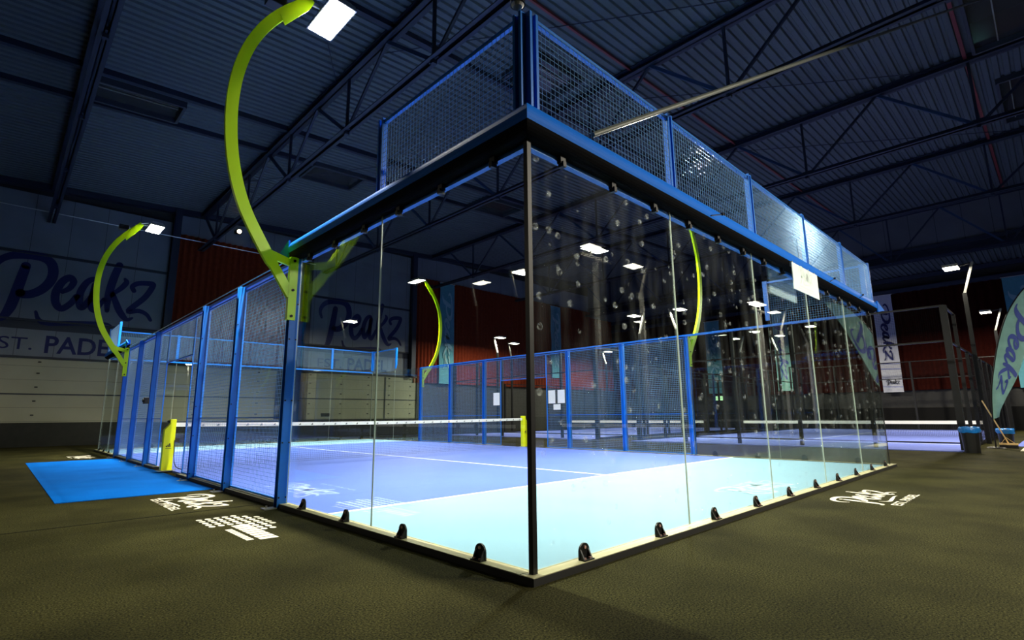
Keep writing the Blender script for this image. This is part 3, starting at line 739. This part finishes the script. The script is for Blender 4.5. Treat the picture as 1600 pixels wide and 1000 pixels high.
# ---- outside mat and floor prints
mt = MB(); mt.box((-1.92, 6.50, 0), (-.10, 15.3, .008)); tag(mt.obj('entry_mat', M['mat']), 'bright blue rectangular turf mat on the dark carpet outside the left doorway', 'mat')
fp = thing('floor_print', 'white script wordmark with small lettering printed on carpet beside the blue mat', 'floor print', (-.6, 5.4, 0), 'white prints on the carpet')
script_word(lambda u, w: (-.92+1.15*w, 6.12-1.42*u, .004)).obj('wordmark', M['floor_print'], fp)
text_mesh('EST. PADEL', lambda a, b: (-1.0+.10*b, 5.98-1.2*a, .004), .02).obj('lettering', M['floor_print'], fp)
fp = thing('floor_print', 'white dotted pattern with block lettering bars printed on carpet nearest the corner at left', 'floor print', (-.7, 3.2, 0), 'white prints on the carpet')
pm = MB(); pills(pm, lambda a, b: (-.94+.082*b, 3.90-.115*a, .004), 7, lambda r: ((0, 5) if r < 3 else (0 if r == 3 else -1+(r-3), 9 if r < 6 else 7))); pm.obj('dots', M['floor_print'], fp)
bm = MB()
for k in range(8):
    x, y = -.80+.0*k, 3.34-.105*k; bm.add([(x, y, .0045), (x, y-.085, .0045), (x+.15, y-.10, .0045), (x+.15, y-.015, .0045)], [(0,1,2,3)])
for k in range(9):
    y = 3.18-.07*k; bm.add([(-.90, y, .0045), (-.90, y-.055, .0045), (-.84, y-.06, .0045), (-.84, y-.005, .0045)], [(0,1,2,3)])
bm.obj('lettering_bars', M['floor_print'], fp)
fp = thing('floor_print', 'white script wordmark printed on carpet right of the glass back wall', 'floor print', (5.4, -.7, 0), 'white prints on the carpet')
script_word(lambda u, w: (4.72+1.38*u, -.93+1.1*w, .004)).obj('wordmark', M['floor_print'], fp)
text_mesh('EST. PADEL', lambda a, b: (4.9+1.12*a, -1.07+.10*b, .004), .02).obj('lettering', M['floor_print'], fp)
fp = thing('floor_print', 'small white letters printed on the carpet beyond the blue mat at far left', 'floor print', (-.7, 16.7, 0), 'white prints on the carpet')
script_word(lambda u, w: (-1.0+1.0*w, 17.6-1.5*u, .004)).obj('wordmark', M['floor_print'], fp)

# ================================================================== NEIGHBOURING COURTS
def black_court(label, x0, y0, lx, ly, mesh=True, meshw=.006, group='black framed neighbouring courts', netx=None):
    C = thing('padel_court_enclosure', label, 'padel court', (x0, y0, 0), group)
    T = MB(); T.box((x0-.6, y0, 0), (x0+lx, y0+ly, .02)); T.obj('turf', M['turf_n'], C)
    m = MB(); m.box((x0+3.0, y0, .02), (x0+3.06, y0+ly, .024)); m.box((x0+lx-3.06, y0, .02), (x0+lx-3.0, y0+ly, .024)); m.box((x0+3, y0+ly/2-.03, .02), (x0+lx-3, y0+ly/2+.03, .024)); m.obj('court_line', M['line'], C)
    m = MB(); m.box((x0+3.55, y0, .02), (x0+3.75, y0+ly, .06)); m.obj('kerb', M['skirt'], C)
    def post(x, y, h, w=.1):
        m = MB(); m.box((x-w/2, y-w/2, 0), (x+w/2, y+w/2, h)); m.obj('fence_post', M['black'], C)
    n = int(lx/2)
    for i in range(n+1):
        for y in (y0, y0+ly):
            h = 4.0 if i in (0, 1, n-1, n) else 3.0
            post(x0+2*i, y, h, .16 if (i == 0) else .09)
    for j in range(1, 5):
        for x in (x0, x0+lx): post(x, y0+ly*j/5, 4.0)
    m = MB()
    for x in (x0, x0+lx):
        for z in (3.0, 4.0): m.bar((x, y0, z), (x, y0+ly, z), .05)
    for y in (y0, y0+ly):
        m.bar((x0, y, 3.0), (x0+lx, y, 3.0), .05); m.bar((x0, y, .05), (x0+lx, y, .05), .08)
        for a in (x0, x0+lx-2): m.bar((a, y, 4.0), (a+2, y, 4.0), .05)
    m.obj('top_rail', M['black'], C)
    if mesh:
        m = MB()
        for x in (x0, x0+lx): wires(m, (x, y0, 3.0), (0, 1, 0), (0, 0, 1), ly, 1.0, .05, meshw*.7)
        for y in (y0, y0+ly): wires(m, (x0+4, y, .1), (1, 0, 0), (0, 0, 1), lx-8, 2.9, .1, meshw)
        m.obj('wire_mesh', M['blackm'], C)
    nx = x0+lx/2 if netx is None else netx
    N = MB(); wires(N, (nx, y0, .04), (0, 1, 0), (0, 0, 1), ly, .52, .06, .006); N.obj('net_mesh', M['net'], C)
    m = MB(); m.box((nx-.02, y0+.05, .53), (nx+.02, y0+ly-.05, .67)); m.obj('net_tape', M['tape'], C)
    for y in (y0, y0+ly):
        m = MB(); m.box((nx-.06, y-.06, 0), (nx+.06, y+.06, .75)); m.obj('net_post', M['blackm'], C)
    return C
black_court('black framed padel court with bright blue floor at right beyond the glass corner', 16.3, -.5, 20, 10.1)
black_court('black framed padel court with blue floor behind the far mesh fence, deepest in the hall', 16.3, 11.7, 20, 10.1)
black_court('black framed padel court across the aisle, mirrored in the right glass wall', 5.6, -13.2, 20, 6.4)
# left neighbour seen only mirrored in the side glass
black_court('black framed padel court mirrored in the left side glass', -15.4, 6.0, 5.6, 18.0, True, .006)

def hall_lamp(x, y, z, o, label, power=0., kink=True, along='y', k=1.):
    """slim pole with a cranked arm and a floodlight head"""
    L = thing('hall_lamp', label, 'floodlight', (x, y, 0), 'cranked hall floodlights')
    def P(d, z): return (x, y+o*d, z) if along == 'y' else (x+o*d, y, z)
    m = MB(); m.bar(P(-.05, 0), P(-.05, z-.95), .12, .09, (1, 0, 0)); m.obj('pole', M['black'] if kink else M['steel'], L)
    m = MB(); m.bar(P(-.05, z-.97), P(-.38, z+.1), .09, .07); m.obj('cranked_arm', M['steel'], L)
    m = MB(); m.cyl(P(-.42, z+.08), P(.0, z+.02), .03, n=8); m.obj('lamp_tube', M['pvc'], L)
    def hd(m, z0, z1, g):
        p, q = P(-.02+g, z0), P(.42-g, z1)
        p = list(p); q = list(q)
        if along == 'y': p[0] -= .32-g; q[0] += .32-g
        else: p[1] -= .32-g; q[1] += .32-g
        m.box(tuple(map(min, p, q)), tuple(map(max, p, q)))
    m = MB(); hd(m, z-.02, z+.07, 0); H = m.obj('lamp_head', M['steel'], L)
    m = MB(); hd(m, z-.035, z-.02, .02); m.obj('lamp_lens', M['lampglow2'], H)
    if power:
        la = bpy.data.lights.new('hall_floodlight', 'AREA'); la.shape = 'RECTANGLE'; la.size = .6; la.size_y = .4; la.energy = power; la.color = (1, .92, .75)
        lo = bpy.data.objects.new('hall_floodlight', la); COL.objects.link(lo); lo.location = P(.2, z-.06)
        lo.parent = L; lo.matrix_parent_inverse = wm(L).inverted()
def tee_lamp(x, y, z, label, power=0., two=False):
    L = thing('hall_lamp', label, 'floodlight', (x, y, 0), 'crossbar hall floodlights')
    for d in ((-.2, .2) if two else (0,)):
        m = MB(); m.box((x+d-.06, y-.06, 0), (x+d+.06, y+.06, z-.35)); m.obj('pole', M['steel'], L)
    m = MB(); m.box((x-.75, y-.05, z-.38), (x+.75, y+.05, z-.28)); m.obj('crossbar', M['steel'], L)
    for d in ((-.38, .28) if two else (-.2,)):
        m = MB(); m.box((x+d-.015, y-.02, z-.28), (x+d+.015, y+.02, z)); m.obj('stem', M['steel'], L)
        m = MB(); m.box((x+d-.30, y-.2, z-.01), (x+d+.30, y+.2, z+.07)); H = m.obj('lamp_head', M['steel'], L)
        m = MB(); m.box((x+d-.28, y-.18, z-.025), (x+d+.28, y+.18, z-.01)); m.obj('lamp_lens', M['lampglow2'], H)
    if power:
        la = bpy.data.lights.new('hall_floodlight', 'AREA'); la.shape = 'RECTANGLE'; la.size = .8; la.size_y = .4; la.energy = power; la.color = (1, .92, .75)
        lo = bpy.data.objects.new('hall_floodlight', la); COL.objects.link(lo); lo.location = (x, y, z-.06-.34*0)
        lo.parent = L; lo.matrix_parent_inverse = wm(L).inverted()
PN = 900
hall_lamp(20.9, -.6, 6.0, 1, 'nearest cranked pole lamp right of the glass corner, shining above the black fence', PN)
hall_lamp(32.6, -.6, 5.95, 1, 'smaller cranked pole lamp at right, left of the mint flag', PN)
hall_lamp(20.2, 9.75, 5.95, -1, 'cranked lamp seen through the right glass beside the lime mast', PN)
hall_lamp(33.0, 9.75, 5.95, -1, 'small distant cranked lamp seen through glass left of the hanging sign', PN)
hall_lamp(20.0, 11.75, 5.95, 1, 'distant cranked lamp just left of the lime mast in the right glass', PN)
hall_lamp(32.2, 11.9, 5.95, 1, 'tiny distant cranked lamp above the black courts, middle of the right glass')
hall_lamp(20.0, 22.1, 5.95, -1, 'distant lamp in front of the lit orange curtain, left of the corner post', PN)
hall_lamp(22.6, 23.5, 5.95, -1, 'distant lamp between the orange curtain and the corner post', 0)
hall_lamp(31.6, 22.1, 5.95, -1, 'tiny deepest lamp at the back of the hall', PN)
tee_lamp(9.7, -6.6, 5.95, 'crossbar pole lamp mirrored near the top of the right glass', 700)
hall_lamp(12.2, -6.7, 5.95, -1, 'single pole lamp mirrored right of the crossbar lamp', 0, False)
tee_lamp(4.4, -6.6, 5.95, 'unseen crossbar pole lamp added behind the viewpoint to brighten the carpet and beam', 1500)  # added lamp, out of view, brightens the near carpet, beam and upper posts
tee_lamp(21.7, -6.55, 5.95, 'double crossbar pole lamp mirrored in the third glass pane', 700, True)
hall_lamp(24.4, -6.6, 5.95, -1, 'single pole lamp mirrored over the blue mesh at right', 0, False)
hall_lamp(9.7, -12.9, 5.95, 1, 'second row pole lamp mirrored low in the right glass', 500, False)
hall_lamp(21.7, -12.9, 5.95, 1, 'far second row pole lamp mirrored in the right glass', 0, False)
hall_lamp(30.5, -7.2, 5.95, 1, 'small far pole lamp mirrored near the flag reflection', 0, False)
hall_lamp(-9.7, 9.9, 5.95, -1, 'pole lamp mirrored in the left glass just left of the corner post', 250, True, 'x')
hall_lamp(-9.7, 12.0, 5.95, -1, 'pole lamp mirrored in the left glass below the roof truss', 0, True, 'x')
hall_lamp(-9.9, 22.6, 5.95, -1, 'pole lamp mirrored over the second painted wordmark', 250, True, 'x')
m = MB(); m.box((5.05, YB-.7, 10.25), (5.35, YB-.4, 10.4)); w_ = m.obj('wall_spotlight', M['pvc']); tag(w_, 'small warm spotlight high on the back wall above the dark curtain', 'spotlight')
m = MB(); m.cyl((5.2, YB-.72, 10.32), (5.2, YB-.70, 10.32), .10, n=12); m.obj('lamp_lens', M['warmglow'], w_)
m = MB(); m.box((5.9, YB-.6, 10.0), (6.3, YB-.3, 10.1)); m.obj('mount', M['steel'], w_)
# long thin cable slung under the roof at the back
m = MB(); m.cyl((-9, 25.2, 9.4), (9.2, 25.2, 9.35), .02, n=6); tag(m.obj('suspension_cable', M['steel']), 'thin pale cable strung across the back wall above the first wordmark', 'cable')

# ---- banners
def hang(name, label, axis, c, a0, a1, z0, z1, mat, lmat, group, letters=True, flip=1, small=False):
    B = thing(name, label, 'banner', (c, (a0+a1)/2, z0) if axis == 'x' else ((a0+a1)/2, c, z0), group)
    def P(a, z, d=0.): return (c-.28-d, a, z) if axis == 'x' else (a, c-.28-d, z)
    m = MB(); n = 14
    rows = []
    for i in range(n+1):
        z = z1+(z0-z1)*i/n; w = .03*sin(i*1.1)
        rows.append([P(a0, z, w), P(a1, z, w*.4)])
    for r in rows: m.v += r
    for i in range(n): m.f.append((2*i, 2*i+1, 2*i+3, 2*i+2))
    m.v += [tuple(p[k] + (.012 if (k == 0) == (axis == 'x') and k < 2 and (k == (0 if axis == 'x' else 1)) else 0) for k in range(3)) for p in m.v[:2*(n+1)]]
    b = 2*(n+1)
    for i in range(n): m.f.append((b+2*i, b+2*i+2, b+2*i+3, b+2*i+1))
    m.obj('cloth', mat, B)
    m = MB(); m.cyl(P(a0-.05, z1+.02), P(a1+.05, z1+.02), .025, n=8); m.obj('hanging_rod', M['steel'], B)
    if letters:
        H = z1-z0; wd = abs(a1-a0)
        left, right = (a1, a0) if axis == 'x' else (a0, a1)     # as seen from inside the hall
        # reads downwards, letter tops to the right
        s = H*(.60 if small else .78); k = (right-left)
        script_word(lambda u, w: P(left + k*(.12+.80*w/.55*.92), z1-.08*H-s*u, .05), False, 5).obj('wordmark', lmat, B)
    if small:
        script_word(lambda u, w: P(left + k*(.18+.68*u), z0+.42+.72*w*.9, .05), False, 4).obj('small_wordmark', M['mark'], B)
        m = MB()
        for zz in (z0+.30, z0+1.75, z0+1.42): m.add([P(a0, zz, .045), P(a1, zz+.05, .045), P(a1, zz+.075, .045), P(a0, zz+.025, .045)], [(0,1,2,3)])
        m.obj('contour_line', M['navy_flag'], B)
hang('wall_banner', 'tall white banner with navy script hanging right of the blue beam end', 'x', XE, 4.25, 5.3, 2.27, 8.45, M['white_flag'], M['navy'], 'tall hanging banners', small=True)
hang('wall_banner', 'tall teal banner at the right picture edge behind the mint flag', 'x', XE, -2.3, -1.0, 2.3, 8.5, M['teal'], M['teal_l'], 'tall hanging banners')
hang('wall_banner', 'tall teal banner with pale script beside the far lime lamp mast', 'y', YB, 18.05, 19.25, 3.15, 9.95, M['teal'], M['teal_l'], 'tall hanging banners')
hang('wall_banner', 'narrow teal banner seen through glass just right of the corner post', 'y', YB, 29.2, 30.4, 4.0, 9.9, M['teal'], M['teal_l'], 'tall hanging banners')
hang('wall_banner', 'teal banner low on the end wall seen through the second right pane', 'x', XE, 15.6, 16.8, 2.6, 8.3, M['teal'], M['teal_l'], 'tall hanging banners')
hang('wall_banner', 'pale mint banner on the end wall seen through the third right pane', 'x', XE, 10.6, 11.6, 2.6, 8.3, M['mint'], M['navy_flag'], 'tall hanging banners')

# ---- feather flag
FX = 18.2
ff = thing('feather_flag', 'mint feather flag with navy script on a curved black pole at the right edge', 'flag', (FX, -1.05, 0))
pole = spline([(-1.0, .0), (-1.03, .82), (-1.11, 1.64), (-1.26, 2.37), (-1.45, 3.09), (-1.72, 3.81), (-2.10, 4.42), (-2.52, 4.80), (-2.95, 4.95)], 6)
trail = spline([(-1.10, .0), (-1.17, .88), (-1.36, 1.36), (-1.68, 1.97), (-1.93, 2.62), (-2.18, 3.25), (-2.42, 3.85), (-2.68, 4.40), (-2.95, 4.95)], 6)
m = MB()
for a, b in zip(pole[:-1], pole[1:]): m.cyl((FX, a[0]+.012, a[1]), (FX, b[0]+.012, b[1]), .018, n=6)
m.obj('pole', M['black'], ff)
m = MB(); n = len(pole); i0 = 6
for i in range(i0, n):
    for t in (0, .25, .5, .75, 1):
        y = pole[i][0]+(trail[i][0]-pole[i][0])*t; z = pole[i][1]+(trail[i][1]-pole[i][1])*t
        m.v.append((FX + .05*sin(3.1*t+i*.13)*t, y, z))
k = n-i0
for i in range(k-1):
    for j in range(4): a = i*5+j; m.f.append((a, a+1, a+6, a+5))
m.v += [(x+.006, y, z) for x, y, z in m.v[:k*5]]
for i in range(k-1):
    for j in range(4): a = k*5+i*5+j; m.f.append((a, a+5, a+6, a+1))
m.obj('cloth', M['mint'], ff, smooth=True)
for sgn in (-1, 1):
    def ffn(u, w):
        # u 0..1 from the top of the flag downwards, w 0..0.55 from the pole edge outwards
        s = .68-.52*u; idx = i0 + s*(n-1-i0); i = int(idx); fr = idx-i; i = min(i, n-2)
        py = pole[i][0]*(1-fr)+pole[i+1][0]*fr; pz = pole[i][1]*(1-fr)+pole[i+1][1]*fr
        ty = trail[i][0]*(1-fr)+trail[i+1][0]*fr; tz = trail[i][1]*(1-fr)+trail[i+1][1]*fr
        t = .10 + .85*w/.55
        return (FX + .05*sin(3.1*t+idx*.13-i0*0)*t + (-.014 if sgn < 0 else .02), py+(ty-py)*t, pz+(tz-pz)*t)
    script_word(ffn, False, 6).obj('wordmark', M['navy_flag'], ff)
m = MB(); m.cyl((FX, -1.0, 0), (FX, -1.0, .03), .22, .2, 16); m.obj('foot', M['pvc'], ff)

# ---- bins, broom, chair at the right
def bin_(x, y, h, r, label):
    B = thing('waste_bin', label, 'bin', (x, y, 0), 'black bins with blue bags')
    m = MB(); m.cyl((x, y, 0), (x, y, h), r*.82, r, 20); m.obj('tub', M['pvc'], B)
    m = MB(); n = 28; rings = [(h-.11, 1.06), (h-.05, 1.12), (h+.01, 1.10), (h+.035, 1.0), (h+.0, .9), (h-.08, .8)]
    for (z, f) in rings:
        for i in range(n):
            a = 2*pi*i/n; rr = r*f*(1+.05*sin(5*a+z*40)+random.uniform(-.025, .025)); m.v.append((x+rr*cos(a), y+rr*sin(a), z+random.uniform(-.012, .012)))
    for k in range(len(rings)-1):
        for i in range(n): m.f.append((k*n+i, k*n+(i+1)%n, (k+1)*n+(i+1)%n, (k+1)*n+i))
    m.obj('liner_bag', M['bag'], B, smooth=True)
bin_(15.55, -.72, .62, .20, 'black waste bin with crumpled blue liner at the foot of the black fence')
bin_(19.2, -1.18, .50, .19, 'smaller black waste bin with blue liner behind the leaning broom')
br = thing('broom', 'wide push broom with pale wooden handle leaning upright by the black fence', 'broom', (18.4, -1.3, 0))
m = MB(); m.cyl((18.42, -1.26, .12), (18.42, -.83, 1.36), .016, n=10); m.obj('handle', M['wood'], br)
m = MB(); m.box((18.36, -1.46, .09), (18.46, -1.06, .14)); m.obj('head', M['wood'], br)
m = MB()
for i in range(26):
    y = -1.455+.0155*i; m.box((18.365, y, 0), (18.455, y+.012, .09))
m.obj('bristles', M['pvc'], br)
m = MB(); m.cyl((18.41, -1.40, .13), (18.42, -1.22, .30), .006, n=6); m.cyl((18.41, -1.10, .13), (18.42, -1.22, .30), .006, n=6); m.obj('brace', M['wood'], br)
ch = thing('folding_chair', 'grey metal tube chair with black seat at the right edge behind the bins', 'chair', (19.8, -1.9, 0))
for yy in (-1.78, -2.14):
    m = MB(); m.cyl((19.6, yy, 0), (19.75, yy, .84), .013, n=8); m.obj('leg', M['steel'], ch)
    m = MB(); m.cyl((20.0, yy, 0), (19.72, yy, .44), .013, n=8); m.obj('leg', M['steel'], ch)
m = MB(); m.box((19.66, -2.13, .42), (20.04, -1.79, .46)); m.obj('seat', M['pvc'], ch, bevel=.01)
m = MB(); m.box((19.70, -2.13, .62), (19.73, -1.79, .82)); m.cyl((19.75, -2.14, .84), (19.75, -1.78, .84), .013, n=8); m.obj('backrest', M['pvc'], ch)
m = MB(); m.box((16.9, -2.0, 0), (19.3, -1.55, .012)); tag(m.obj('threshold_strip', M['kerb']), 'pale threshold strip on the carpet in front of the broom', 'strip')
m = MB(); m.box((19.4, -5.0, 0), (26.0, -1.35, .012)); tag(m.obj('entry_mat', M['turf_n']), 'small patch of blue turf at the right edge behind the bins', 'mat')
m = MB(); m.box((XE-.5, 15.6, 2.05), (XE-.44, 16.2, 2.38)); ex = m.obj('exit_sign', M['exitglow']); tag(ex, 'small lit green and white exit sign on the distant end wall', 'sign')
m = MB(); m.box((XE-.515, 15.86, 2.08), (XE-.50, 15.92, 2.35)); m.obj('pictogram', M['skirt'], ex)
# storage box
# ================================================================== CAMERA, WORLD
cam = bpy.data.cameras.new('camera'); co = bpy.data.objects.new('camera', cam); COL.objects.link(co)
yaw, pitch, roll = .8008, .1794, -.0089
f = Vector((cos(yaw)*cos(pitch), sin(yaw)*cos(pitch), sin(pitch))); r = Vector((sin(yaw), -cos(yaw), 0)); u = r.cross(f)
R_ = cos(roll)*r + sin(roll)*u; U_ = -sin(roll)*r + cos(roll)*u
co.matrix_world = Matrix(((R_.x, U_.x, -f.x, -2.5926), (R_.y, U_.y, -f.y, -2.4982), (R_.z, U_.z, -f.z, 1.047), (0, 0, 0, 1)))
cam.sensor_width = 36; cam.lens = 36*822.5/1600; cam.clip_start = .05; cam.clip_end = 200
sc.camera = co
w = bpy.data.worlds.new('World'); sc.world = w; w.use_nodes = True
w.node_tree.nodes['Background'].inputs[0].default_value = (.35, .45, .7, 1); w.node_tree.nodes['Background'].inputs[1].default_value = .02
sc.view_settings.view_transform = 'Standard'; sc.view_settings.look = 'None'; sc.view_settings.gamma = 1; sc.view_settings.exposure = 0
sc.view_settings.use_curve_mapping = False
for k in ('lampglow2', 'warmglow', 'exitglow', 'lampglow'): M[k].cycles.emission_sampling = 'NONE'
sc.cycles.use_denoising = True; sc.cycles.use_adaptive_sampling = False; sc.cycles.light_sampling_threshold = .003
sc.cycles.max_bounces = 14; sc.cycles.transparent_max_bounces = 48; sc.cycles.diffuse_bounces = 4; sc.cycles.glossy_bounces = 4
sc.cycles.sample_clamp_indirect = 8; sc.cycles.caustics_reflective = False; sc.cycles.caustics_refractive = False
